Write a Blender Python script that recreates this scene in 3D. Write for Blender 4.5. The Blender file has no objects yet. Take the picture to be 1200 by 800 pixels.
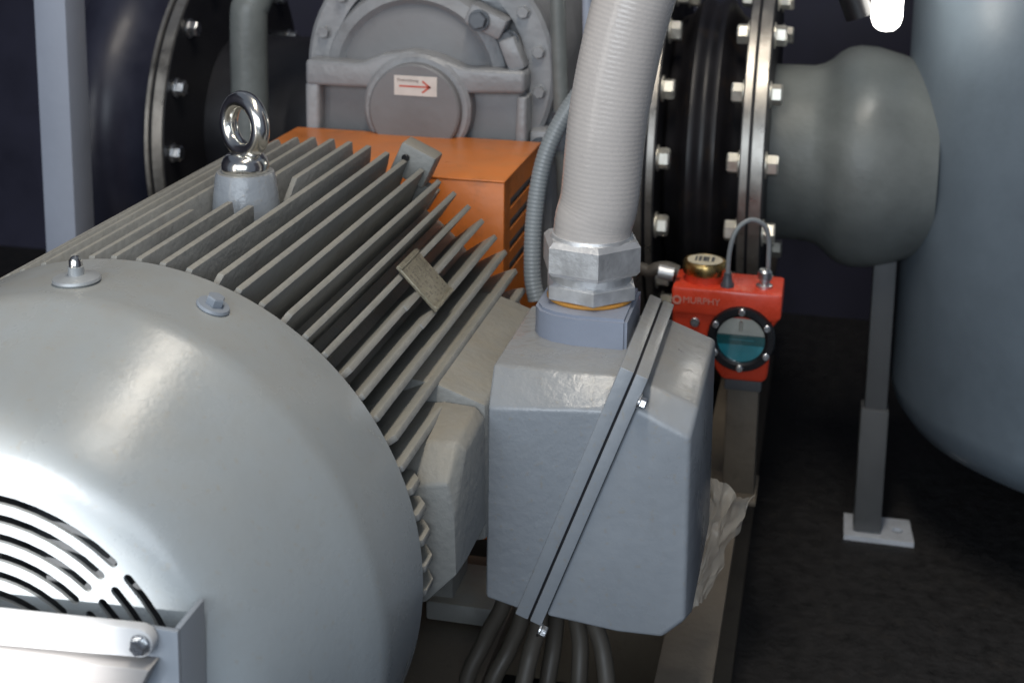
import bpy, bmesh, math, random
from mathutils import Vector, Matrix, noise
random.seed(7)
R_ = math.radians
scene = bpy.context.scene
col = scene.collection

# ------------------------------------------------------------------ camera
# The photograph is the lower part of an upright phone picture, hence the lens shift.
FPX, PPX, PPY = 1700.0, 600.0, 121.8
TH, YAW, ROLL = R_(11.31), R_(12.52), R_(.84)
CAM = Vector((.542, -.803, .603))
fw = Vector((-math.sin(YAW)*math.cos(TH), math.cos(YAW)*math.cos(TH), -math.sin(TH)))
rt0 = Vector((math.cos(YAW), math.sin(YAW), 0)); up0 = rt0.cross(fw)
rt = math.cos(ROLL)*rt0 + math.sin(ROLL)*up0
up = math.cos(ROLL)*up0 - math.sin(ROLL)*rt0
cd = bpy.data.cameras.new('camera'); cam = bpy.data.objects.new('camera', cd); col.objects.link(cam)
m = Matrix((rt, up, -fw)).transposed().to_4x4(); m.translation = CAM
cam.matrix_world = m
cd.sensor_width = 36; cd.lens = 36*FPX/1200; cd.shift_y = -(400-PPY)/1200
cd.clip_start = .02; cd.clip_end = 100
cd.dof.use_dof = True; cd.dof.focus_distance = 1.25; cd.dof.aperture_fstop = cd.lens/1000/.0058
scene.camera = cam

def ray(x, y): return fw + (x-PPX)/FPX*rt - (y-PPY)/FPX*up
def hit(x, y, axis, v):
    """the point of a plane (axis = v) seen at a pixel of the 1200 x 800 photograph"""
    i = 'xyz'.index(axis); d = ray(x, y)
    return CAM + d*((v-CAM[i])/d[i])

# ------------------------------------------------------------------ light
world = bpy.data.worlds.new('World'); scene.world = world; world.use_nodes = True
bg = world.node_tree.nodes['Background']
bg.inputs[0].default_value = (.62, .74, 1, 1); bg.inputs[1].default_value = .17
def lamp(kind, name, loc, target, energy, color, **kw):
    ld = bpy.data.lights.new(name, kind); ld.energy = energy; ld.color = color
    for k, v in kw.items(): setattr(ld, k, v)
    o = bpy.data.objects.new(name, ld); col.objects.link(o); o.location = loc
    o.rotation_euler = (Vector(target)-Vector(loc)).to_track_quat('-Z', 'Y').to_euler()
    return o
# the open doorway of the enclosure behind the photographer
lamp('AREA', 'doorway_light', (.15, -2.3, 1.0), (.15, .5, .1), 50, (.82, .91, 1), shape='RECTANGLE', size=2.3, size_y=1.2)
# warm light falling in from above, on the right
cl_ = lamp('AREA', 'ceiling_light', (.36, .02, 2.2), (.36, .02, 0), 28, (1, .92, .80), shape='RECTANGLE', size=.24, size_y=1.5)
cl_.rotation_euler = (0, 0, 0)
# added upright strip lamp on the left, for highlight streaks on conduit and metal
lamp('AREA', 'streak_strip_light', (-1.25, -1.6, .45), (.25, .5, .25), 9, (1, .98, .95), shape='RECTANGLE', size=.16, size_y=1.7)
# patch of low sun on the fan end of the motor
lamp('SPOT', 'sun_patch', (-.85, -2.5, .98), (-.02, 0, .024), 1500, (1, .98, .97), spot_size=R_(6.7), spot_blend=.25, shadow_soft_size=.03)
scene.view_settings.view_transform = 'Standard'; scene.view_settings.look = 'None'
scene.view_settings.exposure = 0; scene.view_settings.gamma = 1
scene.view_settings.use_curve_mapping = False
scene.render.engine = 'CYCLES'

# ------------------------------------------------------------------ materials
def mat(name, color, rough=.5, metal=0, var=.12, vscale=9, bump=.0, bscale=120, dust=0, dustcol=(.30, .25, .17),
        grime=0, grimecol=(.08, .06, .045), coat=0, rvar=.12, specks=0):
    m = bpy.data.materials.new(name); m.use_nodes = True
    nt = m.node_tree; N = nt.nodes; L = nt.links
    b = N['Principled BSDF']
    b.inputs['Metallic'].default_value = metal; b.inputs['Coat Weight'].default_value = coat
    geo = N.new('ShaderNodeNewGeometry')
    n1 = N.new('ShaderNodeTexNoise'); n1.inputs['Scale'].default_value = vscale; n1.inputs['Detail'].default_value = 6
    n1.inputs['Roughness'].default_value = .65
    L.new(geo.outputs['Position'], n1.inputs['Vector'])
    r = N.new('ShaderNodeMapRange'); r.inputs[1].default_value = .3; r.inputs[2].default_value = .7
    r.inputs[3].default_value = 1-var; r.inputs[4].default_value = 1+var
    L.new(n1.outputs[0], r.inputs[0])
    mul = N.new('ShaderNodeVectorMath'); mul.operation = 'SCALE'; mul.inputs[0].default_value = color
    L.new(r.outputs[0], mul.inputs['Scale'])
    out = mul.outputs[0]
    if grime:
        n2 = N.new('ShaderNodeTexNoise'); n2.inputs['Scale'].default_value = 28; n2.inputs['Detail'].default_value = 8
        n2.inputs['Roughness'].default_value = .7
        L.new(geo.outputs['Position'], n2.inputs['Vector'])
        g = N.new('ShaderNodeMapRange'); g.inputs[1].default_value = .55; g.inputs[2].default_value = .72
        g.inputs[4].default_value = grime
        L.new(n2.outputs[0], g.inputs[0])
        mx = N.new('ShaderNodeMix'); mx.data_type = 'RGBA'
        L.new(g.outputs[0], mx.inputs['Factor']); L.new(out, mx.inputs['A']); mx.inputs['B'].default_value = (*grimecol, 1)
        out = mx.outputs['Result']
    if dust:
        s = N.new('ShaderNodeSeparateXYZ'); L.new(geo.outputs['Normal'], s.inputs[0])
        n3 = N.new('ShaderNodeTexNoise'); n3.inputs['Scale'].default_value = 40; n3.inputs['Detail'].default_value = 6
        L.new(geo.outputs['Position'], n3.inputs['Vector'])
        d = N.new('ShaderNodeMapRange'); d.inputs[1].default_value = .25; d.inputs[2].default_value = .95
        d.inputs[4].default_value = dust
        L.new(s.outputs['Z'], d.inputs[0])
        mm = N.new('ShaderNodeMath'); mm.operation = 'MULTIPLY'
        d2 = N.new('ShaderNodeMapRange'); d2.inputs[1].default_value = .3; d2.inputs[2].default_value = .65; d2.inputs[3].default_value = .55
        L.new(n3.outputs[0], d2.inputs[0]); L.new(d.outputs[0], mm.inputs[0]); L.new(d2.outputs[0], mm.inputs[1])
        mx = N.new('ShaderNodeMix'); mx.data_type = 'RGBA'
        L.new(mm.outputs[0], mx.inputs['Factor']); L.new(out, mx.inputs['A']); mx.inputs['B'].default_value = (*dustcol, 1)
        out = mx.outputs['Result']
    if specks:
        n4 = N.new('ShaderNodeTexNoise'); n4.inputs['Scale'].default_value = 170; n4.inputs['Detail'].default_value = 4
        L.new(geo.outputs['Position'], n4.inputs['Vector'])
        g4 = N.new('ShaderNodeMapRange'); g4.inputs[1].default_value = .62; g4.inputs[2].default_value = .72; g4.inputs[4].default_value = specks
        L.new(n4.outputs[0], g4.inputs[0])
        mx = N.new('ShaderNodeMix'); mx.data_type = 'RGBA'; L.new(g4.outputs[0], mx.inputs['Factor']); L.new(out, mx.inputs['A'])
        mx.inputs['B'].default_value = (*dustcol, 1); out = mx.outputs['Result']
    L.new(out, b.inputs['Base Color'])
    rr = N.new('ShaderNodeMapRange'); rr.inputs[1].default_value = .3; rr.inputs[2].default_value = .7
    rr.inputs[3].default_value = max(.03, rough-rvar); rr.inputs[4].default_value = min(1, rough+rvar)
    L.new(n1.outputs[0], rr.inputs[0]); L.new(rr.outputs[0], b.inputs['Roughness'])
    if bump:
        nb = N.new('ShaderNodeTexNoise'); nb.inputs['Scale'].default_value = bscale; nb.inputs['Detail'].default_value = 3
        L.new(geo.outputs['Position'], nb.inputs['Vector'])
        bp = N.new('ShaderNodeBump'); bp.inputs['Strength'].default_value = 1; bp.inputs['Distance'].default_value = bump
        L.new(nb.outputs[0], bp.inputs['Height']); L.new(bp.outputs[0], b.inputs['Normal'])
    return m
GREY = (.30, .325, .335)
M = dict(
    cover=mat('motor_cover_paint', (.315, .345, .36), .29, var=.06, vscale=7, bump=.00012, bscale=220, dust=.32, grime=.16, grimecol=(.2, .19, .16), specks=.22),
    fin=mat('motor_fin_paint', (.235, .24, .235), .58, var=.12, bump=.0011, bscale=120, dust=.7, dustcol=(.335, .315, .26), grime=.35),
    motor=mat('motor_cast_paint', (.25, .255, .245), .5, var=.1, bump=.0010, bscale=110, dust=.5, grime=.2),
    box=mat('terminal_box_paint', (.28, .303, .33), .25, var=.06, bump=.0011, bscale=85, dust=.3, grime=.14, grimecol=(.17, .16, .14), specks=.3),
    lid=mat('terminal_lid_paint', (.28, .303, .33), .32, var=.06, bump=.0006, bscale=75, dust=.35, grime=.18, grimecol=(.17, .16, .14), specks=.3),
    boss=mat('gland_boss_paint', (.27, .30, .37), .45, var=.05, bump=.0003),
    gap=mat('joint_gasket', (.02, .02, .025), .8),
    chrome=mat('zinc_chrome', (.84, .81, .74), .2, 1, var=.08, vscale=40, rvar=.06, grime=.15, grimecol=(.3, .24, .15)),
    zinc=mat('zinc_plated', (.70, .71, .72), .3, 1, var=.1, vscale=60, bump=.0003, bscale=300, rvar=.1),
    bolt=mat('bright_bolt', (.80, .77, .68), .42, .75, var=.1, vscale=60),
    nut=mat('gland_metal', (.74, .74, .74), .42, .7, var=.12, vscale=50, bump=.0003, bscale=260, rvar=.1),
    seal=mat('orange_seal', (.55, .26, .05), .45),
    hose=mat('conduit_sheath', (.56, .515, .48), .24, var=.04, bump=.0002, bscale=300, grime=.05),
    hose2=mat('thin_conduit_sheath', (.24, .26, .27), .38, var=.06),
    orange=mat('orange_paint', (.70, .19, .025), .38, var=.1, vscale=12, bump=.0003, bscale=80, dust=.3, dustcol=(.55, .27, .12), grime=.55, grimecol=(.26, .085, .02)),
    blower=mat('blower_paint', (.26, .265, .275), .36, var=.18, bump=.0016, bscale=55, grime=.4, grimecol=(.11, .10, .09)),
    blower2=mat('blower_panel_paint', (.185, .185, .19), .5, var=.1, bump=.0004, bscale=90, grime=.15),
    steel=mat('pipe_paint_dark', (.075, .085, .10), .4, var=.15, bump=.0005),
    drum=mat('dark_drum', (.030, .032, .052), .38, var=.2),
    rim=mat('flange_rim', (.34, .32, .29), .35, .8, var=.2, vscale=30, grime=.4),
    flange=mat('flange_face', (.018, .018, .022), .5, .2, var=.2),
    rubber=mat('black_rubber', (.013, .012, .014), .45, var=.3, grime=.5, grimecol=(.05, .033, .02)),
    vessel=mat('vessel_paint', (.160, .197, .232), .42, var=.14, vscale=5, grime=.15, grimecol=(.09, .10, .11), bump=.0006, bscale=40),
    pipe=mat('pipe_paint', (.165, .178, .172), .42, var=.2, bump=.0005),
    post=mat('post_paint', (.34, .37, .44), .5, var=.05, bump=.0002),
    leg=mat('leg_paint', (.10, .104, .108), .55, var=.12, bump=.0003),
    red=mat('red_paint', (.74, .070, .030), .32, var=.1, vscale=25, bump=.0003, bscale=90, grime=.2, grimecol=(.25, .02, .015)),
    brass=mat('brass', (.62, .43, .17), .3, 1, var=.15, vscale=50),
    face=mat('cap_face', (.62, .56, .42), .5, var=.12, vscale=80),
    black=mat('black_plastic', (.012, .012, .014), .35),
    rail=mat('skid_paint', (.125, .105, .08), .55, var=.2, bump=.0006, grime=.5, grimecol=(.05, .04, .03)),
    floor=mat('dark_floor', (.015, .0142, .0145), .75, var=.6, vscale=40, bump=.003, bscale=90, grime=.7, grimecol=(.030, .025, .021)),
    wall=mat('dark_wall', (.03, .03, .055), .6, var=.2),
    cable=mat('cable_sheath', (.085, .075, .062), .5, var=.15),
    white=mat('sticker_white', (.66, .61, .56), .5, var=.08, vscale=60, grime=.25, grimecol=(.4, .34, .28)),
    print_red=mat('print_red', (.55, .09, .05), .5, var=.05),
    print_dark=mat('print_dark', (.16, .09, .07), .5),
    plate=mat('nameplate_metal', (.30, .27, .20), .42, .5, var=.25, vscale=150, bump=.0008, bscale=260, grime=.5, grimecol=(.16, .13, .09)),
    galv=mat('galvanised', (.72, .76, .82), .45, .3, var=.12, vscale=60),
    stamp=mat('stamped_ink', (.17, .15, .115), .5),
    zinc_dull=mat('dull_zinc', (.40, .42, .43), .4, .3, var=.08, vscale=40),
    bar=mat('bracket_paint', (.56, .57, .58), .5, 0, var=.05),
    platesteel=mat('plate_steel', (.36, .345, .335), .5, .2, var=.06, vscale=14),
    angle=mat('angle_paint', (.27, .30, .34), .45, var=.06),
    dark=mat('fan_plastic', (.05, .054, .058), .55, var=.1),
    led=mat('white_print', (.62, .27, .21), .5),
)
def glassy(name, color, rough=.05, trans=1, ior=1.45):
    m = bpy.data.materials.new(name); m.use_nodes = True; b = m.node_tree.nodes['Principled BSDF']
    b.inputs['Base Color'].default_value = (*color, 1); b.inputs['Roughness'].default_value = rough
    b.inputs['Transmission Weight'].default_value = trans; b.inputs['IOR'].default_value = ior
    return m
M['liquid'] = mat('teal_liquid', (.03, .34, .40), .15, var=.25, vscale=30)
M['liquid2'] = mat('dark_teal_float', (.012, .14, .15), .2, var=.2, vscale=30)
M['dial'] = mat('sight_back', (.62, .62, .55), .35, var=.1, vscale=40)
def emit(name, color, s):
    m = bpy.data.materials.new(name); m.use_nodes = True; b = m.node_tree.nodes['Principled BSDF']
    b.inputs['Emission Color'].default_value = (*color, 1); b.inputs['Emission Strength'].default_value = s
    return m
M['tube'] = emit('lit_tube', (1, .97, .9), 14)
def film():
    m = bpy.data.materials.new('clear_film'); m.use_nodes = True; nt = m.node_tree; N = nt.nodes; L = nt.links
    b = N['Principled BSDF']; b.inputs['Base Color'].default_value = (.80, .74, .64, 1); b.inputs['Roughness'].default_value = .25
    tr = N.new('ShaderNodeBsdfTranslucent'); tr.inputs[0].default_value = (.6, .52, .42, 1)
    tp = N.new('ShaderNodeBsdfTransparent')
    a = N.new('ShaderNodeMixShader'); a.inputs[0].default_value = .35; L.new(b.outputs[0], a.inputs[1]); L.new(tr.outputs[0], a.inputs[2])
    c = N.new('ShaderNodeMixShader'); c.inputs[0].default_value = .48; L.new(a.outputs[0], c.inputs[1]); L.new(tp.outputs[0], c.inputs[2])
    L.new(c.outputs[0], N['Material Output'].inputs[0]); return m
M['film'] = film()

# ------------------------------------------------------------------ builders
POS = {}                                      # world position of every object
def thing(name, label, cat, loc, group=None):
    o = bpy.data.objects.new(name, None); col.objects.link(o); o.empty_display_size = .05
    o.location = loc; POS[o] = Vector(loc); tag(o, label, cat, group); return o
def tag(o, label, cat, group=None):
    o['label'] = label; o['category'] = cat
    if group: o['group'] = group
    return o
def finish(bm, mat_, name, smooth=35):
    bmesh.ops.remove_doubles(bm, verts=bm.verts, dist=1e-6)
    bmesh.ops.recalc_face_normals(bm, faces=bm.faces)
    lim = R_(smooth)
    for f in bm.faces: f.smooth = True
    for e in bm.edges:
        if len(e.link_faces) != 2 or e.calc_face_angle(0) > lim: e.smooth = False
    me = bpy.data.meshes.new(name); bm.to_mesh(me); bm.free(); me.materials.append(mat_); return me
def put(name, me, parent=None, loc=(0, 0, 0), rot=None):
    o = bpy.data.objects.new(name, me); col.objects.link(o)
    loc = Vector(loc); POS[o] = loc.copy()
    if parent is not None: o.parent = parent; o.location = loc - POS[parent]
    else: o.location = loc
    if rot is not None: o.rotation_euler = rot.to_euler()
    return o
def part(name, bm, mk, parent=None, smooth=35, recalc=True):
    """bm is in world coordinates; the origin goes to the middle of the piece"""
    c = Vector((0, 0, 0))
    lo = Vector([min(v.co[i] for v in bm.verts) for i in range(3)]); hi = Vector([max(v.co[i] for v in bm.verts) for i in range(3)])
    c = (lo+hi)/2
    bmesh.ops.translate(bm, verts=bm.verts, vec=-c)
    return put(name, finish(bm, M[mk] if isinstance(mk, str) else mk, name, smooth), parent, c)
def align(d):                                 # rotation that takes +Z to d
    return Vector(d).to_track_quat('Z', 'Y').to_matrix()
def box(lo, hi, bev=.002, bm=None, seg=2):
    bm0 = bmesh.new(); bmesh.ops.create_cube(bm0, size=1)
    for v in bm0.verts: v.co = Vector([(lo[i]+hi[i])/2 + v.co[i]*(hi[i]-lo[i]) for i in range(3)])
    if bev: bmesh.ops.bevel(bm0, geom=bm0.edges[:], offset=bev, segments=seg, profile=.5, affect='EDGES')
    return join(bm, bm0)
def join(bm, b):
    if bm is None: return b
    me = bpy.data.meshes.new('tmp'); b.to_mesh(me); b.free(); bm.from_mesh(me); bpy.data.meshes.remove(me); return bm
def obox(c, ax, half, bev=.002, bm=None):
    """oriented box: centre, three axes, half sizes"""
    b = box(*[[-h for h in half], half], bev)
    mt = Matrix([Vector(a).normalized() for a in ax]).transposed().to_4x4(); mt.translation = c
    bmesh.ops.transform(b, matrix=mt, verts=b.verts); return join(bm, b)
def lathe(prof, axis_o, axis_d, n=48, bm=None, closed=False, a0=0, a1=2*math.pi):
    """prof: (radius, distance along the axis)"""
    b = bmesh.new(); mt = align(axis_d); full = abs(a1-a0-2*math.pi) < 1e-6
    rows = []
    for k in range(n if full else n+1):
        a = a0+(a1-a0)*k/n; row = []
        for (r, h) in prof: row.append(b.verts.new(Vector(axis_o)+mt@Vector((r*math.cos(a), r*math.sin(a), h))))
        rows.append(row)
    for k in range(n):
        A, B = rows[k], rows[(k+1) % len(rows)]
        for i in range(len(prof) - (0 if closed else 1)):
            j = (i+1) % len(prof)
            vs = [A[i], B[i], B[j], A[j]]
            try: b.faces.new(vs)
            except ValueError: pass
    bmesh.ops.remove_doubles(b, verts=b.verts, dist=1e-6)
    return join(bm, b)
def disc_prof(r, h0, h1, bev=.001):           # closed turned piece
    return [(0, h0), (r-bev, h0), (r, h0+bev), (r, h1-bev), (r-bev, h1), (0, h1)]
def tube(pts, r, n=14, bm=None, caps=True, rfun=None):
    b = bmesh.new(); pts = [Vector(p) for p in pts]; rings = []
    t = (pts[1]-pts[0]).normalized(); u = t.orthogonal().normalized()
    for i, p in enumerate(pts):
        t2 = (pts[min(i+1, len(pts)-1)]-pts[max(i-1, 0)]).normalized()
        u = (u - t2*u.dot(t2)).normalized(); w = t2.cross(u)
        rr = rfun(i) if rfun else r
        rings.append([b.verts.new(p + (u*math.cos(2*math.pi*k/n)+w*math.sin(2*math.pi*k/n))*rr) for k in range(n)])
    for i in range(len(rings)-1):
        for k in range(n): b.faces.new((rings[i][k], rings[i][(k+1) % n], rings[i+1][(k+1) % n], rings[i+1][k]))
    if caps: b.faces.new(rings[0]); b.faces.new(rings[-1])
    return join(bm, b)
def spline(ctrl, n=60):                       # Catmull-Rom through control points
    P = [Vector(c) for c in ctrl]; P = [2*P[0]-P[1]]+P+[2*P[-1]-P[-2]]; out = []
    for i in range(1, len(P)-2):
        for k in range(n):
            t = k/n; a, b, c, d = P[i-1], P[i], P[i+1], P[i+2]
            out.append(.5*((2*b)+(c-a)*t+(2*a-5*b+4*c-d)*t*t+(3*b-a-3*c+d)*t**3))
    out.append(P[-2]); return out
def resample(pts, step):
    out = [pts[0]]; acc = 0
    for a, b in zip(pts, pts[1:]):
        L = (b-a).length
        while acc+L >= step:
            t = (step-acc)/L; a = a.lerp(b, t); out.append(a.copy()); L = (b-a).length; acc = 0
        acc += L
    return out
def prism(poly, y0, y1, bev=0, bm=None, seg=2):
    """outline in (x, z), extruded along y"""
    b = bmesh.new(); A = [b.verts.new((x, y0, z)) for x, z in poly]; B = [b.verts.new((x, y1, z)) for x, z in poly]
    b.faces.new(A); b.faces.new(B[::-1])
    for i in range(len(poly)): j = (i+1) % len(poly); b.faces.new((A[i], B[i], B[j], A[j]))
    bmesh.ops.recalc_face_normals(b, faces=b.faces)
    if bev: bmesh.ops.bevel(b, geom=[e for e in b.edges if e.calc_face_angle(0) > R_(20)], offset=bev, segments=seg, profile=.5, affect='EDGES')
    return join(bm, b)
def loft(secs, bev=0, seg=2):
    """closed sections of equal length, joined and capped"""
    b = bmesh.new(); V = [[b.verts.new(p) for p in s] for s in secs]; n = len(secs[0])
    for A, B in zip(V, V[1:]):
        for i in range(n): b.faces.new((A[i], A[(i+1) % n], B[(i+1) % n], B[i]))
    b.faces.new(V[0]); b.faces.new(V[-1]); bmesh.ops.recalc_face_normals(b, faces=b.faces)
    if bev: bmesh.ops.bevel(b, geom=[e for e in b.edges if e.calc_face_angle(0) > R_(15)], offset=bev, segments=seg, profile=.5, affect='EDGES')
    return b
def hexa(af, h, bev=.0008, z0=0, bm=None, wash=None):
    """hexagon of width af across flats along +Z, chamfered"""
    r = af/math.sqrt(3); b = bmesh.new(); rows = []
    for z, s in ((z0, .93), (z0+h*.12, 1), (z0+h*.85, 1), (z0+h, .9)):
        rows.append([b.verts.new((r*s*math.cos(R_(60*k+15)), r*s*math.sin(R_(60*k+15)), z)) for k in range(6)])
    for A, B in zip(rows, rows[1:]):
        for k in range(6): b.faces.new((A[k], A[(k+1) % 6], B[(k+1) % 6], B[k]))
    b.faces.new(rows[0][::-1]); b.faces.new(rows[-1])
    return join(bm, b)
def bolt_mesh(name, af, h, mk, washer=None, stud=0):
    b = bmesh.new()
    if washer: b = lathe(disc_prof(washer, 0, .0025, .0006), (0, 0, 0), (0, 0, 1), 20, b)
    b = hexa(af, h, z0=.002 if washer else 0, bm=b)
    if stud: b = lathe(disc_prof(af*.3, h-.001, h+stud, .001), (0, 0, 0), (0, 0, 1), 12, b)
    return finish(b, M[mk], name, 25)
def filled(outer, holes, thick, fn, name, mk):
    """flat plate with real openings: 2D curve, filled and thickened; fn maps (u, v, w) to the world"""
    cu = bpy.data.curves.new(name, 'CURVE'); cu.dimensions = '2D'; cu.fill_mode = 'BOTH'; cu.extrude = thick/2
    for loop in [outer]+holes:
        sp = cu.splines.new('POLY'); sp.points.add(len(loop)-1); sp.use_cyclic_u = True
        for p, (u, v) in zip(sp.points, loop): p.co = (u, v, 0, 1)
    o = bpy.data.objects.new(name, cu); col.objects.link(o)
    dg = bpy.context.evaluated_depsgraph_get(); me = bpy.data.meshes.new_from_object(o.evaluated_get(dg))
    bpy.data.objects.remove(o); bpy.data.curves.remove(cu)
    b = bmesh.new(); b.from_mesh(me); bpy.data.meshes.remove(me)
    for v in b.verts: v.co = fn(v.co.x, v.co.y, v.co.z)
    return b
def text(name, body, size, origin, ux, uz, mk, parent, thick=.0002):
    """flat print: text starts at origin, runs along ux, stands along uz"""
    cu = bpy.data.curves.new(name, 'FONT'); cu.body = body; cu.size = size; cu.extrude = thick; cu.resolution_u = 3
    o = bpy.data.objects.new(name, cu); col.objects.link(o)
    dg = bpy.context.evaluated_depsgraph_get(); me = bpy.data.meshes.new_from_object(o.evaluated_get(dg))
    bpy.data.objects.remove(o)
    b = bmesh.new(); b.from_mesh(me); ux, uz = Vector(ux), Vector(uz); w = ux.cross(uz)
    for v in b.verts: v.co = Vector(origin)+ux*v.co.x+uz*v.co.y+w*v.co.z
    return part(name, b, mk, parent)

# ================================================================== setting
FLOOR = -.5
def struct(o): o['kind'] = 'structure'; return o
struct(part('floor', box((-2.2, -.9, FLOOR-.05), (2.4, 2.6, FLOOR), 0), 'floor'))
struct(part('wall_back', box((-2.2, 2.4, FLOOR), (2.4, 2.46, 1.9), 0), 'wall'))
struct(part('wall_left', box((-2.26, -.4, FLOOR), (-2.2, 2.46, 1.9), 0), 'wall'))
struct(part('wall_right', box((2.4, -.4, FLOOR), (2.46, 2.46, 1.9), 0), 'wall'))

# skid the machine stands on
RZ = -.25
sk = thing('skid_frame', 'dark brown steel skid frame under the grey motor and blower', 'skid', (0, .8, FLOOR))
for x0, x1 in ((.404, .462), (-.475, -.415)):
    b = box((x0, -.02, RZ-.012), (x1, 2.1, RZ), .002); b = box((x0, -.02, FLOOR), (x1, 2.1, FLOOR+.012), .002, b)
    b = box((x0+.022, -.02, FLOOR+.012), (x0+.032, 2.1, RZ-.012), 0, b); part('rail', b, 'rail', sk)
for y0, y1 in ((.18, .72), (.95, 1.75)):
    part('deck_plate', box((-.414, y0, RZ-.016), (.235, y1, RZ-.002), .001), 'rail', sk)
for y0 in (.0, .84, 1.9): part('cross_beam', box((-.414, y0, FLOOR+.02), (.403, y0+.06, RZ-.02), .002), 'rail', sk)

# ================================================================== motor
RAD, YL, YE = .25, .215, .682
mo = thing('electric_motor', 'grey finned electric motor with slotted fan cover and lifting eye', 'motor', (0, .42, RZ))
# fan cover: turned shell and slotted end plate
prof = [(.160, 0), (.168, .0005), (.176, .003), (.184, .008), (.192, .016), (.201, .030), (.212, .050), (.224, .074), (.237, .099), (.2455, .114),
        (.2480, .122), (.2492, .130), (.2492, .20), (.2492, YL), (.2470, YL), (.2470, .13), (.2470, .123), (.235, .101), (.210, .052), (.190, .018), (.176, .0055), (.160, .003)]
fc = part('fan_cover', lathe(prof, (0, 0, 0), (0, 1, 0), 128, closed=True), 'cover', mo, 40)
def slot(r0, r1, a0, a1, n=14):
    rm, hw = (r0+r1)/2, (r1-r0)/2; pts = []
    for k in range(n+1): a = a0+(a1-a0)*k/n; pts.append((r1*math.sin(a), r1*math.cos(a)))
    for k in range(1, 6):
        t = math.pi*k/6; rr, aa = rm+hw*math.cos(t), a1+hw*math.sin(t)/rm; pts.append((rr*math.sin(aa), rr*math.cos(aa)))
    for k in range(n+1): a = a1+(a0-a1)*k/n; pts.append((r0*math.sin(a), r0*math.cos(a)))
    for k in range(1, 6):
        t = math.pi*k/6; rr, aa = rm-hw*math.cos(t), a0-hw*math.sin(t)/rm; pts.append((rr*math.sin(aa), rr*math.cos(aa)))
    return pts
holes = []
for i in range(8):
    r1 = .1535-.0140*i; r0 = r1-.0066; rm = (r0+r1)/2; g = (.0040+.0033)/rm
    for q in range(4): holes.append(slot(r0, r1, R_(43.5+90*q)+g, R_(133.5+90*q)-g))
outer = [(.1605*math.sin(2*math.pi*k/128), .1605*math.cos(2*math.pi*k/128)) for k in range(128)]
part('slotted_grille', filled(outer, holes, .0028, lambda u, v, w: Vector((u, .0014+w, v)), 'slotted_grille', 'cover'), 'cover', fc)
fan = part('fan', lathe([(0, .055), (.165, .055), (.165, .06), (0, .06)], (0, 0, 0), (0, 1, 0), 48), 'dark', mo)
for k in range(9):
    a = 2*math.pi*k/9; d = Vector((math.sin(a), 0, math.cos(a))); t = Vector((math.cos(a), 0, -math.sin(a)))
    part('fan_blade', obox(d*.12+Vector((0, .038, 0)), (d, (0, 1, 0), t), (.055, .018, .003), 0), 'dark', fan)
# fasteners on the cover
def rad(a, r, y): return Vector((r*math.sin(R_(a)), y, r*math.cos(R_(a))))
d = rad(-2, 1, 0)
b = lathe([(0, 0), (.017, 0), (.0185, .0015), (.0178, .0035), (.013, .0048), (.006, .0055), (.006, .012), (0, .0122)], rad(-2, .2491, .157), d, 28)
part('cap_screw', b, 'zinc_dull', fc, 30)
part('screw_tip', lathe([(.0, .0118), (.0052, .0118), (.0050, .0165), (.003, .0195), (0, .0205)], rad(-2, .2491, .157), d, 16), 'chrome', fc)
b = lathe([(0, 0), (.0125, 0), (.0135, .001), (.0125, .003), (0, .0035)], rad(22, .2491, .176), rad(22, 1, 0), 24)
hb = hexa(.0125, .007, z0=.003); hm = align(rad(22, 1, 0)).to_4x4(); hm.translation = rad(22, .2491, .176); bmesh.ops.transform(hb, matrix=hm, verts=hb.verts)
part('washer_bolt', join(b, hb), 'angle', fc, 30)
# stator frame and end shields
part('stator_frame', lathe([(0, .20), (.203, .20), (.207, .205), (.207, .69), (.20, .70), (.14, .72), (.09, .735), (0, .735)], (0, 0, 0), (0, 1, 0), 96), 'motor', mo)
part('shaft', lathe(disc_prof(.03, .735, .84), (0, 0, 0), (0, 1, 0), 24), 'zinc', mo)
# cooling fins
def fin_mesh(y0, y1, ch0=.012, ch1=.006, ro=RAD, name='fin'):
    prof = [(y0, .203), (y0, ro-.02), (y0+ch0, ro), (y1-ch1, ro), (y1, ro-.012), (y1, .203)]
    b = bmesh.new(); L = [];
    for s in (-1, 1):
        L.append([b.verts.new((s*(.0046 if r < .21 else .0029), y, r)) for y, r in prof])
    n = len(prof); b.faces.new(L[0]); b.faces.new(L[1][::-1])
    for i in range(n): b.faces.new((L[0][i], L[1][i], L[1][(i+1) % n], L[0][(i+1) % n]))
    bmesh.ops.recalc_face_normals(b, faces=b.faces)
    es = [e for e in b.edges if all(v.co.z > ro-.022 for v in e.verts) and e.calc_face_angle(0) > R_(40)]
    bmesh.ops.bevel(b, geom=es, offset=.0011, segments=2, profile=.5, affect='EDGES')
    return finish(b, M['fin'], name, 30)
F_LONG = fin_mesh(YL-.006, YE); F_CH = fin_mesh(YL-.003, YE, .02)
F_PRE = fin_mesh(YL-.006, .405, .012, .004); F_POST = fin_mesh(.49, YE, .018); F_PREB = fin_mesh(YL-.006, .37, .012, .004)
F_STUB = fin_mesh(YL-.012, .262, .02, .02)
def fin(me, a): put('fin', me, mo, (0, random.uniform(-.0015, .0015), 0), Matrix.Rotation(R_(a+random.uniform(-.22, .22)), 3, 'Y') @ Matrix.Rotation(R_(random.uniform(-.12, .12)), 3, 'Z'))
for k in range(-24, 19):
    a = 2.52+5*k
    if k in (-1, 0, 1): fin(F_PREB if k == -1 else F_PRE, a); fin(F_POST, a)
    elif k <= 13: fin(F_CH if k % 3 == 0 else F_LONG, a)
    else: fin(F_STUB, a)
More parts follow.
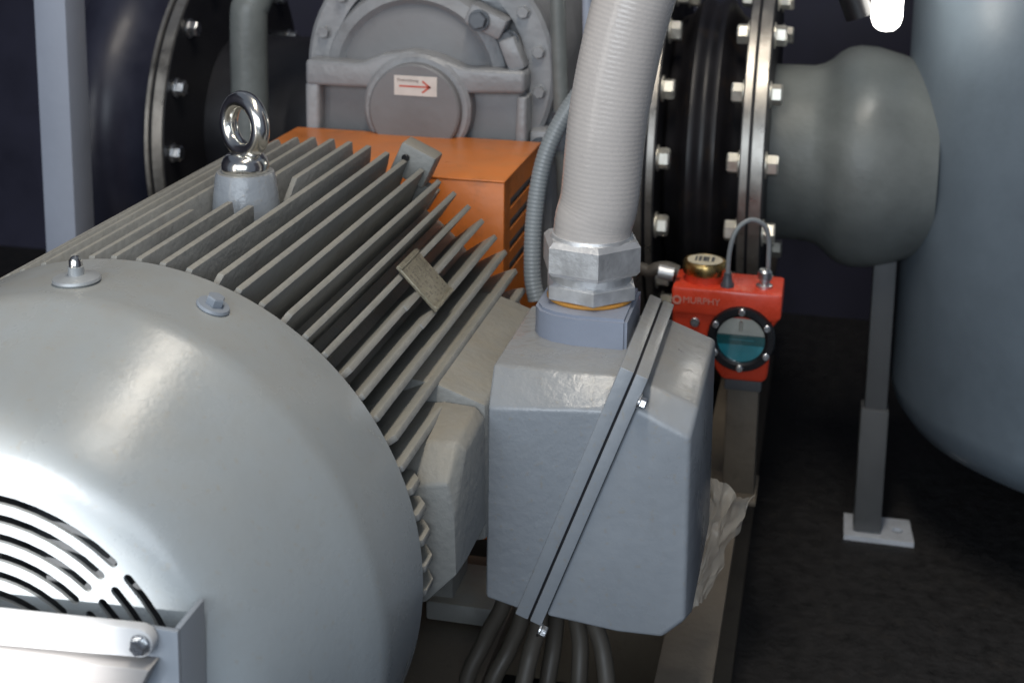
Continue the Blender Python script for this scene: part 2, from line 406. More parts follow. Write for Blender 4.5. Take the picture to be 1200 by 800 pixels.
# boss and lifting eye
part('eye_bolt_boss', lathe([(0, .195), (.034, .195), (.033, .225), (.0285, .262), (.0270, .266), (0, .266)], (.005, .45, 0), (0, 0, 1), 36), 'box', mo)
b = lathe([(0, .2655), (.0215, .2655), (.0225, .268), (.0225, .274), (.0205, .279), (.017, .283), (0, .286)], (.005, .45, 0), (0, 0, 1), 32)
nrm = Vector((-.50, -.86, 0)).normalized(); tv = nrm.cross(Vector((0, 0, 1)))
c0 = Vector((.005, .45, .3105)); ring = []
rb = bmesh.new(); V = []
for i in range(48):
    A = 2*math.pi*i/48; e = tv*math.cos(A)+Vector((0, 0, 1))*math.sin(A)
    V.append([rb.verts.new(c0+e*(.0245+.0088*math.cos(B))+nrm*(.0090*math.sin(B))) for B in [2*math.pi*j/16 for j in range(16)]])
for i in range(48):
    for j in range(16): rb.faces.new((V[i][j], V[(i+1) % 48][j], V[(i+1) % 48][(j+1) % 16], V[i][(j+1) % 16]))
eb = part('lifting_eye', join(b, rb), 'chrome', mo, 50)
# plate riveted across the fin tips, and the lug at the drive end
u0 = rad(46.5, 1, 0); tt = Vector((math.cos(R_(46.5)), 0, -math.sin(R_(46.5))))
pl = part('nameplate', obox(rad(46.5, .2525, .449), (tt, (0, 1, 0), u0), (.0275, .029, .0016), .0006), 'plate', mo)
for s in (-1, 1): part('plate_fold', obox(rad(46.5, .2542, .449)+tt*.0245*s, (tt, (0, 1, 0), u0), (.002, .029, .0012), .0004), 'plate', pl)
sb_ = None
for i in range(6):
    q = -.020
    while q < .019:
        w_ = random.choice((.0012, .0018, .0026, .004)); hh = random.choice((.0010, .0016, .0020))
        if random.random() < .72: sb_ = obox(rad(46.5, .2542, .427+i*.0085)+tt*(q+w_/2), (tt, (0, 1, 0), u0), (w_/2, hh, .0003), 0, sb_)
        q += w_+random.uniform(.0008, .002)
part('stamped_print', sb_, 'stamp', pl)
for a, y in ((52.52, .405), (47.52, .402)):
    part('plate_bracket', obox(rad(a, .243, y), (rad(a, 1, 0), (0, 1, 0), Vector((math.cos(R_(a)), 0, -math.sin(R_(a))))), (.0085, .022, .0028), .0008), 'motor', pl)
lg = part('guard_lug', obox(rad(24.5, .247, .694), (Vector((math.cos(R_(24.5)), 0, -math.sin(R_(24.5)))), (0, 1, 0), rad(24.5, 1, 0)), (.021, .016, .019), .003), 'motor', mo)
hm = align((-.25, -1, .05)).to_4x4(); hm.translation = rad(22.4, .252, .677)
b = lathe(disc_prof(.0042, 0, .004, .0005), (0, 0, 0), (0, 0, 1), 16); bmesh.ops.transform(b, matrix=hm, verts=b.verts); part('hole_plug', b, 'black', lg)
for a in (-20, 30, 75): part('end_shield_ear', obox(rad(a, .215, .700), (Vector((math.cos(R_(a)), 0, -math.sin(R_(a)))), (0, 1, 0), rad(a, 1, 0)), (.014, .01, .014), .002), 'motor', mo)
# feet
for s in (-1, 1):
    for y0 in (.27, .57):
        b = box((s*.19-.04, y0, RZ), (s*.19+.04, y0+.09, RZ+.022), .003)
        b = box((s*.165-.012, y0+.012, RZ+.02), (s*.165+.012, y0+.078, -.10), .002, b); part('foot', b, 'motor', mo)
# terminal-box pedestal: rear shelf and lower front housing
b = loft([[(.18, y, .118), (.222, y, .113), (.266, y, .098), (.268, y, -.03), (.18, y, -.05)] for y in (.352, .60)], .004)
part('pedestal', b, 'motor', mo)
b = loft([[(.180, .2565, .060), (.232, .2565, .064), (.258, .2565, .068), (.264, .2565, .040), (.266, .2565, -.012), (.240, .2565, -.040), (.18, .2565, -.06)],
          [(.180, .285, .085), (.232, .285, .090), (.258, .285, .093), (.266, .285, .085), (.268, .285, -.012), (.242, .285, -.040), (.18, .285, -.06)],
          [(.180, .350, .094), (.232, .350, .099), (.258, .350, .0975), (.266, .350, .088), (.268, .350, -.012), (.242, .350, -.040), (.18, .350, -.06)]], .003)
part('pedestal_front', b, 'motor', mo)

# terminal box with a slanting joint
TY0, TY1 = .36, .552
tb = part('terminal_box', loft([
    [(.266, TY0, .092), (.3700, TY0, .100), (.2990, TY0, -.098), (.266, TY0, -.090)],
    [(.264, TY0+.028, .122), (.3790, TY0+.028, .122), (.2990, TY0+.028, -.098), (.264, TY0+.028, -.092)],
    [(.264, TY1, .122), (.3790, TY1, .122), (.2990, TY1, -.098), (.264, TY1, -.092)]], .0035, 3), 'box', mo, 25)
sd = Vector((.3790-.2990, 0, .122+.098)).normalized(); sn = Vector((sd.z, 0, -sd.x))     # along the joint, and across it
mid = Vector(((.3790+.2990)/2, 0, .012))
def joint(off, half, grow):
    c = Vector((mid.x, (TY0+TY1)/2, mid.z)) + sn*off + sd*.0085
    return obox(c, (sd, (0, 1, 0), sn), (.1295+grow, (TY1-TY0)/2+.0030+grow, half), .0012)
part('base_flange', joint(.0022, .0062, 0), 'lid', tb)
part('gasket', joint(.0094, .0008, -.0022), 'gap', tb)
part('lid_flange', joint(.0160, .0056, 0), 'lid', tb)
o1 = sn*.0195
def sp(t): return mid + sd*t + o1
A, Bq = sp(.124), sp(-.118)
ld = part('terminal_box_lid', loft([
    [(A.x-.004, TY0+.002, A.z-.018), (.4435, TY0+.002, .082), (.4450, TY0+.002, -.088), (.4250, TY0+.002, -.107), (.385, TY0+.002, -.108), (Bq.x+.004, TY0+.002, Bq.z+.004)],
    [(A.x, TY0+.022, A.z), (.4480, TY0+.022, .104), (.4500, TY0+.022, -.090), (.4280, TY0+.022, -.112), (.385, TY0+.022, -.110), (Bq.x+.004, TY0+.022, Bq.z+.002)],
    [(A.x, TY1, A.z), (.4480, TY1, .104), (.4500, TY1, -.090), (.4280, TY1, -.112), (.385, TY1, -.110), (Bq.x+.004, TY1, Bq.z+.002)]], .004, 3), 'lid', tb, 25)
sb = bolt_mesh('lid_screw', .009, .006, 'zinc', .0065)
for t in (.116, -.124): put('lid_screw', sb, tb, mid+sd*t+sn*.0195+Vector((.001, TY0-.004, 0)), align(sn))
# raised boss the gland screws into
bo = [(.283, .480), (.290, .466), (.304, .456), (.324, .451), (.374, .451), (.374, .549), (.283, .549)]
b = bmesh.new(); a_ = [b.verts.new((x, y, .119)) for x, y in bo]; c_ = [b.verts.new((x, y, .1505)) for x, y in bo]
b.faces.new(a_); b.faces.new(c_)
for i in range(len(bo)): b.faces.new((a_[i], a_[(i+1) % len(bo)], c_[(i+1) % len(bo)], c_[i]))
bmesh.ops.recalc_face_normals(b, faces=b.faces); bmesh.ops.bevel(b, geom=[e for e in b.edges if e.calc_face_angle(0) > R_(45)], offset=.003, segments=2, affect='EDGES')
part('gland_boss', b, 'boss', tb)

# ================================================================== conduits
G = Vector((.3300, .510, .1505))
cc = thing('cable_conduit', 'thick beige ribbed flexible conduit rising from the terminal box gland', 'conduit', G)
part('seal_ring', lathe(disc_prof(.0415, 0, .0035, .001), G, (0, 0, 1), 40), 'seal', cc)
def nut(name, af, h, z, turn):
    b = hexa(af, h); bmesh.ops.rotate(b, verts=b.verts, matrix=Matrix.Rotation(R_(turn), 3, 'Z'), cent=(0, 0, 0))
    bmesh.ops.translate(b, verts=b.verts, vec=G+Vector((0, 0, z))); return part(name, b, 'nut', cc, 25)
nut('lock_nut', .081, .0165, .0032, 28)
part('gland_body', lathe(disc_prof(.0395, .0180, .0285, .002), G, (0, 0, 1), 40), 'nut', cc)
nut('gland_nut', .0865, .033, .028, 32)
part('gland_collar', lathe([(.034, .058), (.040, .060), (.0385, .0635), (.034, .065), (.030, .062)], G, (0, 0, 1), 40, closed=True), 'nut', cc)
pth = spline([G+Vector((0, 0, .052)), G+Vector((.0015, 0, .075)), hit(703, 230, 'y', .51), hit(711, 150, 'y', .51), hit(724, 75, 'y', .512), hit(743, 0, 'y', .515), hit(775, -90, 'y', .52), hit(830, -220, 'y', .53)], 40)
pth = resample(pth, .00105)
part('hose', tube(pth, .036, 48, rfun=lambda i:   .0372+.00007*math.sin(i*2*math.pi/4.4)), 'hose', cc, 70)

c2 = thing('cable_conduit', 'thin grey ribbed conduit curving down beside the thick beige conduit', 'conduit', hit(627, 350, 'y', .66))
pth = spline([hit(629, 352, 'y', .655), hit(624, 320, 'y', .66), hit(626, 255, 'y', .67), hit(637, 190, 'y', .68), hit(659, 140, 'y', .69), hit(690, 95, 'y', .70), hit(720, 60, 'y', .705)], 40)
pth = resample(pth, .0011)
part('hose', tube(pth, .0095, 20, rfun=lambda i: .0094+.00022*math.sin(i*2*math.pi/4)), 'hose2', c2, 70)
c3 = thing('conduit_pipe', 'straight grey pipe standing between the blower and the thick conduit', 'pipe', hit(664, 200, 'y', .98))
part('pipe', tube(spline([hit(666, 330, 'y', .98), hit(657, 110, 'y', .98), hit(651, -80, 'y', .98)], 12), .0098, 20), 'pipe', c3)
part('sleeve', tube([hit(661, 175, 'y', .98), hit(658, 130, 'y', .98)], .013, 20), 'steel', c3)
tag(part('conduit_pipe', tube(spline([hit(690, 260, 'y', .86), hit(689, 60, 'y', .86), hit(687, -90, 'y', .86)], 10), .0062, 16), 'post'),
    'slender pale pipe partly hidden behind the thick beige conduit', 'pipe')

# ================================================================== coupling guard
GX, GZ, GY0, GY1 = .189, .194, .755, .962
cg = thing('coupling_guard', 'bright orange box guard over the coupling behind the motor', 'guard', (0, .86, RZ))
part('top_panel', box((-.140, GY0, GZ-.003), (GX, GY1, GZ), .0014), 'orange', cg)
part('front_panel', box((-.139, GY0+.001, RZ), (GX-.001, GY0+.004, GZ-.0032), .0008), 'orange', cg)
for x0, x1, s in ((GX-.004, GX-.001, 1), (-.139, -.136, -1)):
    hs = []
    for i in range(4):
        z1 = GZ-.030-.026*i; hs.append([(GY0+.035, z1), (GY1-.03, z1), (GY1-.03, z1-.012), (GY0+.035, z1-.012)])
    b = filled([(GY0+.0045, RZ), (GY1-.001, RZ), (GY1-.001, GZ-.0032), (GY0+.0045, GZ-.0032)], hs, .003, lambda u, v, w_: Vector(((x0+x1)/2+w_, u, v)), 'side', 'orange')
    part('side_panel', b, 'orange', cg)
    part('expanded_mesh', box(((x0+x1)/2-s*.006, GY0+.03, GZ-.14), ((x0+x1)/2-s*.0045, GY1-.025, GZ-.02), 0), 'blower2', cg)

# ================================================================== blower
BY = 1.0
bl = thing('rotary_blower', 'grey cast blower end with round cover and red arrow sticker', 'blower', (.015, 1.3, RZ))
CX, CZ, CR = .029, .272, .163
body = [(CX-CR, RZ+.0), (CX+CR, RZ+.0)]
arc = [(CX+CR*math.cos(R_(a)), CZ+CR*math.sin(R_(a))) for a in range(0, 181, 5)]
part('casing', prism(body+arc, BY+.03, 1.72, .004), 'blower', bl)
# bolted ring
ringb = lathe([(.132, 0), (.163, 0), (.168, .004), (.168, .026), (.132, .026)], (CX, BY+.002, CZ), (0, 1, 0), 72, closed=True)
part('bolting_ring', ringb, 'blower', bl)
rbm = bolt_mesh('ring_bolt', .014, .008, 'blower', .0095)
for a in (-8, 12, 33, 54, 76, 98, 120, 142, 163, 184): put('ring_bolt', rbm, bl, (CX+.150*math.cos(R_(a)), BY+.003, CZ+.150*math.sin(R_(a))), align((0, -1, 0)))
# lower cover block, web and rim
cv = part('end_cover', prism([(CX-.160, .02), (CX+.135, .02), (CX+.135, .262), (CX+.131, .27), (CX-.156, .27), (CX-.160, .262)], BY-.012, BY+.03, .004), 'blower2', bl)
part('web', prism([(CX-.158, .250), (CX-.075, .250), (CX+.055, .250), (CX+.137, .254), (CX+.137, .283), (CX+.055, .283), (CX+.022, .296), (CX-.015, .302), (CX-.052, .296), (CX-.083, .282), (CX-.158, .284)], BY-.036, BY+.004, .006, seg=3), 'blower', bl)
part('side_rib', prism([(CX-.159, .05), (CX-.143, .05), (CX-.139, .254), (CX-.159, .254)], BY-.034, BY+.004, .005, seg=3), 'blower', bl)
part('side_rib', prism([(CX+.118, .03), (CX+.138, .03), (CX+.139, .250), (CX+.126, .250)], BY-.033, BY+.02, .004, seg=3), 'blower', bl)
dome = lathe([(0, 0), (.085, 0), (.103, .006), (.112, .016), (.116, .034), (.0, .034)], (.013, BY-.006, .258), (0, 1, 0), 64)
part('dome', dome, 'blower2', bl)
rimb = lathe([(.098, .002), (.108, -.010), (.122, -.004), (.130, .012), (.132, .03), (.1, .03)], (.013, BY+.0, .258), (0, 1, 0), 72, closed=True)
for f in [f for f in rimb.faces if f.calc_center_median().z < .262]: rimb.faces.remove(f)
for v in [v for v in rimb.verts if not v.link_faces]: rimb.verts.remove(v)
part('dome_rim', rimb, 'blower', bl)
# round cover with the direction sticker
rc = part('round_cover', lathe([(0, -.052), (.058, -.052), (.0605, -.050), (.0615, -.046), (.0615, 0), (0, 0)], (.024, BY, .2275), (0, 1, 0), 64), 'blower2', bl)
part('cover_seat', lathe([(0, -.038), (.068, -.038), (.072, -.034), (.073, 0), (0, 0)], (.024, BY-.002, .2275), (0, 1, 0), 64), 'blower', bl)
SY = BY-.0525
s0, s1 = hit(462, 88, 'y', SY), hit(512, 114, 'y', SY)
stk = part('arrow_sticker', box((s0.x, SY-.0004, s1.z), (s1.x, SY, s0.z), 0), 'white', rc)
W_, H_ = s1.x-s0.x, s0.z-s1.z; zc = s1.z+H_*.47
ab = box((s0.x+W_*.12, SY-.0008, zc-.0011), (s0.x+W_*.84, SY-.0005, zc+.0011), 0)
for s in (-1, 1): ab = obox(Vector((s0.x+W_*.755, SY-.00065, zc+s*.0033)), ((.80, 0, -s*.60), (0, 1, 0), (s*.60, 0, .80)), (.0068, .00015, .0012), 0, ab)
part('arrow', ab, 'print_red', stk)
text('lettering', 'Drehrichtung', .0052, (s0.x+W_*.07, SY-.0007, s0.z-H_*.29), (1, 0, 0), (0, 0, 1), 'print_dark', stk)
# lugs at the right of the cover
part('lug', obox((CX+.082, BY-.008, .343), ((1, 0, -.45), (0, 1, 0), (.45, 0, 1)), (.026, .02, .014), .004), 'blower', bl)
part('lug', obox((CX+.117, BY-.010, .302), ((.4, 0, -1), (0, 1, 0), (1, 0, .4)), (.022, .018, .011), .004), 'blower', bl)
part('lug', box((CX+.140, BY-.02, .16), (CX+.172, BY+.05, .205), .006), 'blower', bl)
pm = bolt_mesh('plug', .02, .01, 'steel', .014)
put('plug', pm, bl, (CX+.110, BY-.012, .318), align((-.2, -1, .2))); put('plug', pm, bl, (CX+.075, BY-.03, .345), align((0, -1, .1)))
put('plug', pm, bl, (CX+.156, BY-.021, .183), align((0, -1, 0)))
# branch pipes left and right
FY, FZ = 1.42, .098
for s, x1 in ((-1, -.45), (1, .262)):
    part('branch_pipe', lathe([(.14, 0), (.14, abs(x1-CX)-.1)], (CX+s*.1, FY, FZ), (s, 0, 0), 56), 'flange', bl)

# ================================================================== expansion joints
fb = bolt_mesh('bolt', .026, .016, 'bolt', .019)
FR, FP = .285, .252
fb2 = bolt_mesh('bolt', .021, .013, 'zinc', .015)
def flange(parent, x0, x1, bolts_at, phase=0, n=16, fb=fb):
    o = part('flange', lathe([(.13, 0), (FR-.003, 0), (FR-.003, x1-x0), (.13, x1-x0)], (x0, FY, FZ), (1, 0, 0), 80, closed=True), 'flange', parent)
    part('rim_band', lathe([(FR-.0032, .0012), (FR, .0022), (FR, x1-x0-.0022), (FR-.0032, x1-x0-.0012)], (x0, FY, FZ), (1, 0, 0), 96), 'rim', o)
    for bx, d in bolts_at:
        for k in range(n):
            a = 2*math.pi*(k+phase)/n
            put('bolt', fb, o, (bx, FY-FP*math.cos(a), FZ+FP*math.sin(a)), align((d, 0, 0)) @ Matrix.Rotation(random.uniform(0, 1), 3, 'Z'))
def bellows(parent, x0, x1, big=0, mk='rubber'):
    L = x1-x0; prof = []
    for i in range(25):
        t = i/24; prof.append((.185+(.045+big)*math.sin(math.pi*t)**.7+(.006*math.cos(6*math.pi*t) if not big else 0), L*t))
    part('bellows', lathe(prof, (x0, FY, FZ), (1, 0, 0), 64), mk, parent)
ej = thing('expansion_joint', 'black rubber expansion joint with bright bolts between blower and grey vessel', 'expansion joint', (.36, FY, FZ-FR))
flange(ej, .300, .313, [(.313, 1)], .36); bellows(ej, .313, .428)
flange(ej, .428, .442, [(.428, -1)], .36)
el = thing('expansion_joint', 'black rubber expansion joint on the inlet pipe behind the pale post', 'expansion joint', (-.62, FY, FZ-FR))
XL = hit(166, 133, 'y', FY-FR).x
flange(el, XL, XL+.010, [], -.05); bellows(el, XL-.19, XL, .05, 'drum')
flange(bl, XL+.012, XL+.032, [(XL+.032, 1)], -.05, 16, fb2)
part('end_plate', lathe(disc_prof(.19, -.012, .0, .003), (XL-.19, FY, FZ), (1, 0, 0), 48), 'drum', el)
flange(bl, .274, .2985, [], .3)

# ================================================================== vessel with outlet nozzle
VX, VY, VR = 1.02, 1.46, .36
ve = thing('pressure_vessel', 'large blue grey cylindrical vessel standing on legs', 'vessel', (VX, VY, FLOOR))
part('shell', lathe([(0, -.36), (.12, -.358), (.22, -.350), (.29, -.335), (.33, -.312), (.35, -.285), (VR, -.25), (VR, .9), (.3, 1.0), (0, 1.03)], (VX, VY, 0), (0, 0, 1), 96), 'vessel', ve)
nz = part('nozzle', lathe([(.134, .456), (.135, .520), (.139, .534), (.147, .546), (.157, .557), (.165, .570), (.169, .586), (.168, .612), (.158, .650), (.138, .70)], (0, FY, FZ), (1, 0, 0), 64), 'pipe', ve)
flange(ve, .4425, .462, [(.462, 1)], .36)
# legs with foot plates
for (lx, ly) in ((.640, 1.385), (1.30, 1.22), (1.2, 1.8)):
    lgp = part('leg', box((lx-.017, ly-.017, FLOOR+.21), (lx+.017, ly+.017, -.03 if lx < .7 else -.18), .003), 'leg', ve)
    part('leg_sleeve', box((lx-.022, ly-.021, FLOOR+.009), (lx+.020, ly+.021, FLOOR+.213), .003), 'leg', lgp)
    fp = filled([(lx-.036, ly-.035), (lx+.070, ly-.035), (lx+.066, ly+.04), (lx-.036, ly+.04)], [[(lx+.046+.009*math.cos(2*math.pi*k/16), ly+.009*math.sin(2*math.pi*k/16)) for k in range(16)]], .008,
                lambda u, v, w_: Vector((u, v, FLOOR+.0045+w_)), 'foot', 'galv')
    part('foot_plate', fp, 'galv', lgp)

# lit lamp above the nozzle
lm = thing('work_lamp', 'lit white tube lamp hanging above the vessel nozzle', 'lamp', hit(1038, 38, 'y', 1.22))
p0, p1 = hit(1038, 37, 'y', 1.22), hit(1040, -60, 'y', 1.22); L = (p1-p0).length
part('tube', lathe([(0, 0), (.010, .002), (.017, .008), (.0205, .018), (.0205, L), (0, L)], p0, (0, 0, 1), 24), 'tube', lm)
part('housing', box((p1.x-.09, p1.y-.02, p1.z-.0), (p1.x+.05, p1.y+.04, p1.z+.05), .004), 'black', lm)
part('hanger', tube([(p1.x-.05, p1.y+.01, p1.z+.045), (p1.x-.05, p1.y+.01, 1.2), (VX-.1, VY-.1, 1.2), (VX-.1, VY-.1, .98)], .008, 10), 'black', lm)
part('bracket_arm', tube([hit(1008, 20, 'y', 1.23), hit(980, -60, 'y', 1.23)], .02, 14), 'black', lm)

# ================================================================== red oil level regulator
OY = .93
lv = thing('oil_level_regulator', 'red oil level regulator with round sight glass beside the terminal box', 'level gauge', (.455, OY+.03, RZ))
A = hit(789, 328, 'y', OY); B = hit(917, 322, 'y', OY)
zt = (A.z+B.z)/2-.016
x0, x1 = A.x, B.x
part('body', prism([(x0, zt), (x1, zt), (x1-.002, zt-.037), (x1-.009, zt-.045), (x1-.012, zt-.112), (x1-.018, zt-.118), (x0+.066, zt-.118), (x0+.056, zt-.105), (x0+.050, zt-.082), (x0+.012, zt-.062), (x0, zt-.050)], OY, OY+.07, .005, seg=3), 'red', lv)
part('top_ledge', prism([(x0-.001, zt+.0005), (x1+.0015, zt+.0005), (x1+.0015, zt-.030), (x1-.004, zt-.036), (x0-.001, zt-.034)], OY-.006, OY+.071, .004), 'red', lv)
text('lettering', 'MURPHY', .0118, (x0+.013, OY-.0066, zt-.019), (1, 0, 0), (0, 0, 1), 'led', lv)
part('emblem', lathe([(.0032, 0), (.0058, 0), (.0058, .0005), (.0032, .0005)], (x0+.006, OY-.0066, zt-.016), (0, -1, 0), 20, closed=True), 'led', lv)
part('round_stud', lathe(disc_prof(.0062, 0, .004), (x0+.029, OY, zt-.045), (0, -1, 0), 20), 'zinc', lv)
cx = x0+.036
cp = part('filler_cap', lathe([(0, 0), (.0265, 0), (.0275, .004), (.0275, .013), (.0265, .015), (.0255, .0165), (.0235, .0165), (.0225, .0150), (0, .0150)], (cx, OY+.03, zt+.011), (0, 0, 1), 40), 'brass', lv)
part('cap_insert', lathe(disc_prof(.0222, 0, .0015, .0004), (cx, OY+.03, zt+.0262), (0, 0, 1), 32), 'face', cp)
b = None
for (dx, hw) in ((-.011, .0012), (-.006, .0018), (.0, .0024), (.004, .0012), (.010, .0018)):
    b = box((cx+dx-hw, OY+.022, zt+.0277), (cx+dx+hw, OY+.04, zt+.0282), 0, b)
part('cap_print', b, 'leg', cp)
part('filler_neck', lathe([(0, -.002), (.0245, -.002), (.0245, .0112), (0, .0112)], (cx, OY+.03, zt+.0005), (0, 0, 1), 32), 'red', lv)
# bent vent tube and fittings
tx, tz = x0+.066, zt
fx = x1-.022
pth = spline([(tx, OY+.012, tz+.008), (tx+.001, OY+.014, tz+.045), (tx+.008, OY+.018, tz+.072), (tx+.024, OY+.026, tz+.084), (tx+.041, OY+.034, tz+.076), (tx+.047, OY+.04, tz+.055), (tx+.048, OY+.042, tz+.03), (tx+.048, OY+.044, tz-.002)], 12)
part('vent_tube', tube(pth, .0031, 12), 'hose2', lv)
b = lathe([(0, -.004), (.0085, -.004), (.0085, .004), (.006, .008), (.0048, .018), (0, .018)], (tx, OY+.012, tz), (0, 0, 1), 16); part('tube_fitting', b, 'steel', lv)
b = lathe([(0, 0), (.0105, 0), (.0105, .004), (.0070, .006), (.0068, .010), (.0090, .012), (.0090, .021), (.0065, .024), (0, .025)], (fx, OY+.02, tz), (0, 0, 1), 16); part('vent_plug', b, 'zinc', lv)
# sight glass
sc = hit(868, 399, 'y', OY-.014); sr = .0415
bz = part('bezel', lathe([(.0300, 0), (.0300, -.012), (.033, -.014), (.0400, -.0135), (sr, -.011), (sr, 0)], (sc.x, OY, sc.z), (0, 1, 0), 48, closed=True), 'black', lv)
part('sight_back', lathe(disc_prof(.0303, -.003, -.001, .0003), (sc.x, OY, sc.z), (0, 1, 0), 40), 'dial', lv)
def seg(z0, z1, r=.0297):
    pts = []
    a0, a1 = math.asin(max(-1, z0/r)), math.asin(min(1, z1/r))
    for k in range(13): a = a0+(a1-a0)*k/12; pts.append((sc.x+r*math.cos(a), sc.z+r*math.sin(a)))
    for k in range(13): a = a1+(a0-a1)*k/12; pts.append((sc.x-r*math.cos(a), sc.z+r*math.sin(a)))
    return pts
part('liquid', prism(seg(-.0297, -.008), OY-.008, OY-.0032), 'liquid', lv)
part('liquid_band', prism(seg(-.0079, .0035), OY-.0078, OY-.0032), 'liquid2', lv)
part('level_mark', box((sc.x-.014, OY-.0083, sc.z-.0018), (sc.x+.016, OY-.008, sc.z-.0008), 0), 'liquid', lv)
part('level_pin', lathe(disc_prof(.0022, 0, .013), (sc.x-.001, OY-.006, sc.z+.009), (0, 0, 1), 12), 'bolt', lv)
def pane():
    m = bpy.data.materials.new('sight_glass'); m.use_nodes = True; N = m.node_tree.nodes; L = m.node_tree.links
    g = N.new('ShaderNodeBsdfGlossy'); g.inputs['Roughness'].default_value = .03; t = N.new('ShaderNodeBsdfTransparent')
    f = N.new('ShaderNodeFresnel'); f.inputs[0].default_value = 1.45; x = N.new('ShaderNodeMixShader')
    L.new(f.outputs[0], x.inputs[0]); L.new(t.outputs[0], x.inputs[1]); L.new(g.outputs[0], x.inputs[2]); L.new(x.outputs[0], N['Material Output'].inputs[0])
    return m
M['glass'] = pane()
part('glass', lathe(disc_prof(.0299, -.0115, -.0095, .0003), (sc.x, OY, sc.z), (0, 1, 0), 40), 'glass', lv)
scm = bolt_mesh('bezel_screw', .0065, .003, 'zinc', .0045)
for a in (90, 30, -30, -90, 210, 150): put('bezel_screw', scm, bz, (sc.x+.0363*math.cos(R_(a)), OY-.0135, sc.z+.0363*math.sin(R_(a))), align((0, -1, 0)))
part('side_hose', tube(spline([(x0+.004, OY+.02, zt+.012), (x0-.012, OY+.02, zt+.016), (x0-.03, OY+.02, zt+.010), (x0-.06, OY+.03, zt-.02), (x0-.08, OY+.03, -.24)], 10), .008, 14), 'cable', lv)
part('hose_ferrule', tube([(x0-.020, OY+.012, zt+.013), (x0-.001, OY+.012, zt+.010)], .0088, 14), 'nut', lv)
part('stand_post', box((sc.x-.016, OY+.012, RZ), (sc.x+.024, OY+.05, zt-.116), .002), 'rail', lv)
part('stand_clamp', box((sc.x-.019, OY+.009, zt-.134), (sc.x+.027, OY+.053, zt-.117), .002), 'leg', lv)
part('stand_foot', box((sc.x-.03, OY-.01, RZ+.0005), (sc.x+.028, OY+.07, RZ+.0065), .001), 'rail', lv)

# ================================================================== left background
P = hit(42, 0, 'y', 1.0); Q = hit(79, 0, 'y', 1.0)
tag(part('enclosure_post', box((P.x-.004, 1.0, FLOOR), (Q.x-.004, 1.055, 1.5), .002), 'post'), 'pale grey square upright post left of the motor', 'post')
P = hit(292, 60, 'y', 1.17)
vp = thing('riser_pipe', 'grey upright pipe bending at its top behind the lifting eye', 'pipe', (P.x, P.y, RZ))
part('pipe', tube(spline([(P.x, P.y, RZ), (P.x, P.y, .1), (P.x, P.y, .29), (P.x+.004, P.y+.005, .325), (P.x+.02, P.y+.02, .352), (P.x+.07, P.y+.06, .375), (P.x+.14, P.y+.12, .385)], 10), .0275, 24), 'pipe', vp)
part('pipe_foot', lathe(disc_prof(.04, 0, .01), (P.x, P.y, RZ-.001), (0, 0, 1), 24), 'steel', vp)

# ================================================================== cables below the terminal box
cl = 'grey brown cable dropping out from under the terminal box'
for (a, b_, c_) in (((612, 722), (597, 760), (575, 815)), ((632, 728), (622, 765), (612, 815)), ((652, 720), (648, 760), (640, 815)), ((675, 718), (680, 755), (678, 815)), ((695, 722), (706, 760), (712, 815)), ((590, 706), (568, 750), (548, 815))):
    k = random.uniform(.43, .5)
    q = hit(c_[0], c_[1], 'y', k-.02)
    pts = spline([hit(*a, 'y', k)+Vector((0, 0, .04)), hit(*a, 'y', k), hit(*b_, 'y', k-.005), q, (max(q.x, .275), q.y+.01, q.z-.07), (max(q.x, .28), q.y+.03, FLOOR+.10), (max(q.x, .28)+.01, q.y+.06, FLOOR+.009), (max(q.x, .28)+.02, q.y+.16, FLOOR+.009)], 10)
    tag(part('cable', tube(pts, .0085, 12), 'cable'), cl, 'cable', 'cables below the terminal box')

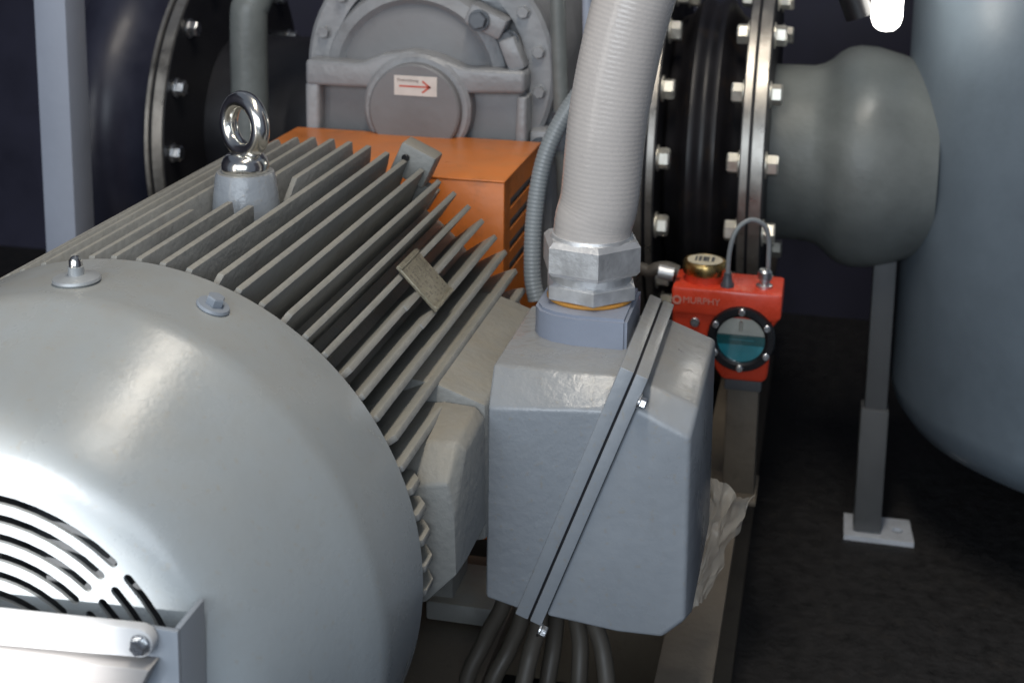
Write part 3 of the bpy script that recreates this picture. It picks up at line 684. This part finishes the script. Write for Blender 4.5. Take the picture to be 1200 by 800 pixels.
# ================================================================== crumpled plastic bag on the rail
def sheet():
    b = bmesh.new(); nu, nv = 26, 40; V = []
    tl, tr, bl_, br = hit(836, 560, 'y', .62), hit(884, 582, 'y', .64), hit(803, 712, 'y', .58), hit(822, 700, 'y', .60)
    for j in range(nv+1):
        t = j/nv; row = []
        for i in range(nu+1):
            s = i/nu; p = tl.lerp(tr, s).lerp(bl_.lerp(br, s), t)
            n = noise.noise_vector(Vector((s*3.2, t*4.0, 1.7)))*.007 + noise.noise_vector(Vector((s*9, t*7, 5.1)))*.004
            n.y -= .010*math.sin(s*math.pi); row.append(b.verts.new(p+n))
        V.append(row)
    for j in range(nv):
        for i in range(nu): b.faces.new((V[j][i], V[j][i+1], V[j+1][i+1], V[j+1][i]))
    return b
bag = part('plastic_bag', sheet(), 'film', None, 25)
tag(bag, 'crumpled clear plastic bag stuck beside the terminal box', 'plastic bag')

# ================================================================== bracket in front of the fan grille
bk = thing('support_bracket', 'bright bar bolted to a grey steel angle in front of the fan grille', 'bracket', (.1, -.05, RZ))
AY = -.040
c = hit(208, 740, 'y', AY)
part('angle_front', box((c.x-.052, AY, RZ-.25), (c.x, AY+.004, c.z), .0006), 'angle', bk)
part('angle_side', box((c.x-.004, AY+.0042, RZ-.25), (c.x, AY+.040, c.z), .0006), 'angle', bk)
yb = AY-.0095
a1_, a2_ = hit(178, 740, 'y', yb), hit(178, 772, 'y', yb)
zt_, zb_ = a1_.z+.0005, a2_.z-.0005; hr = (zt_-zb_)/2; xc = a1_.x-hr
pts = [(xc-.30, zt_-.012), (xc-.30, zb_-.018)]+[(xc+hr*math.cos(R_(a)), (zt_+zb_)/2+hr*math.sin(R_(a))) for a in range(-90, 91, 15)]
part('flat_bar', prism(pts, yb, AY-.0005, .0012), 'bar', bk)
bm_ = bolt_mesh('bar_bolt', .010, .004, 'zinc', .007); put('bar_bolt', bm_, bk, (xc+.002, yb, (zt_+zb_)/2), align((0, -1, 0)))
part('lower_plate', prism([(c.x-.34, zb_-.016), (c.x-.012, zb_-.003), (c.x-.028, zb_-.035), (c.x-.34, zb_-.05)], AY-.016, AY-.001, .001), 'platesteel', bk)
part('bracket_foot', box((c.x-.09, AY-.03, FLOOR), (c.x+.03, AY+.06, FLOOR+.01), .001), 'angle', bk)
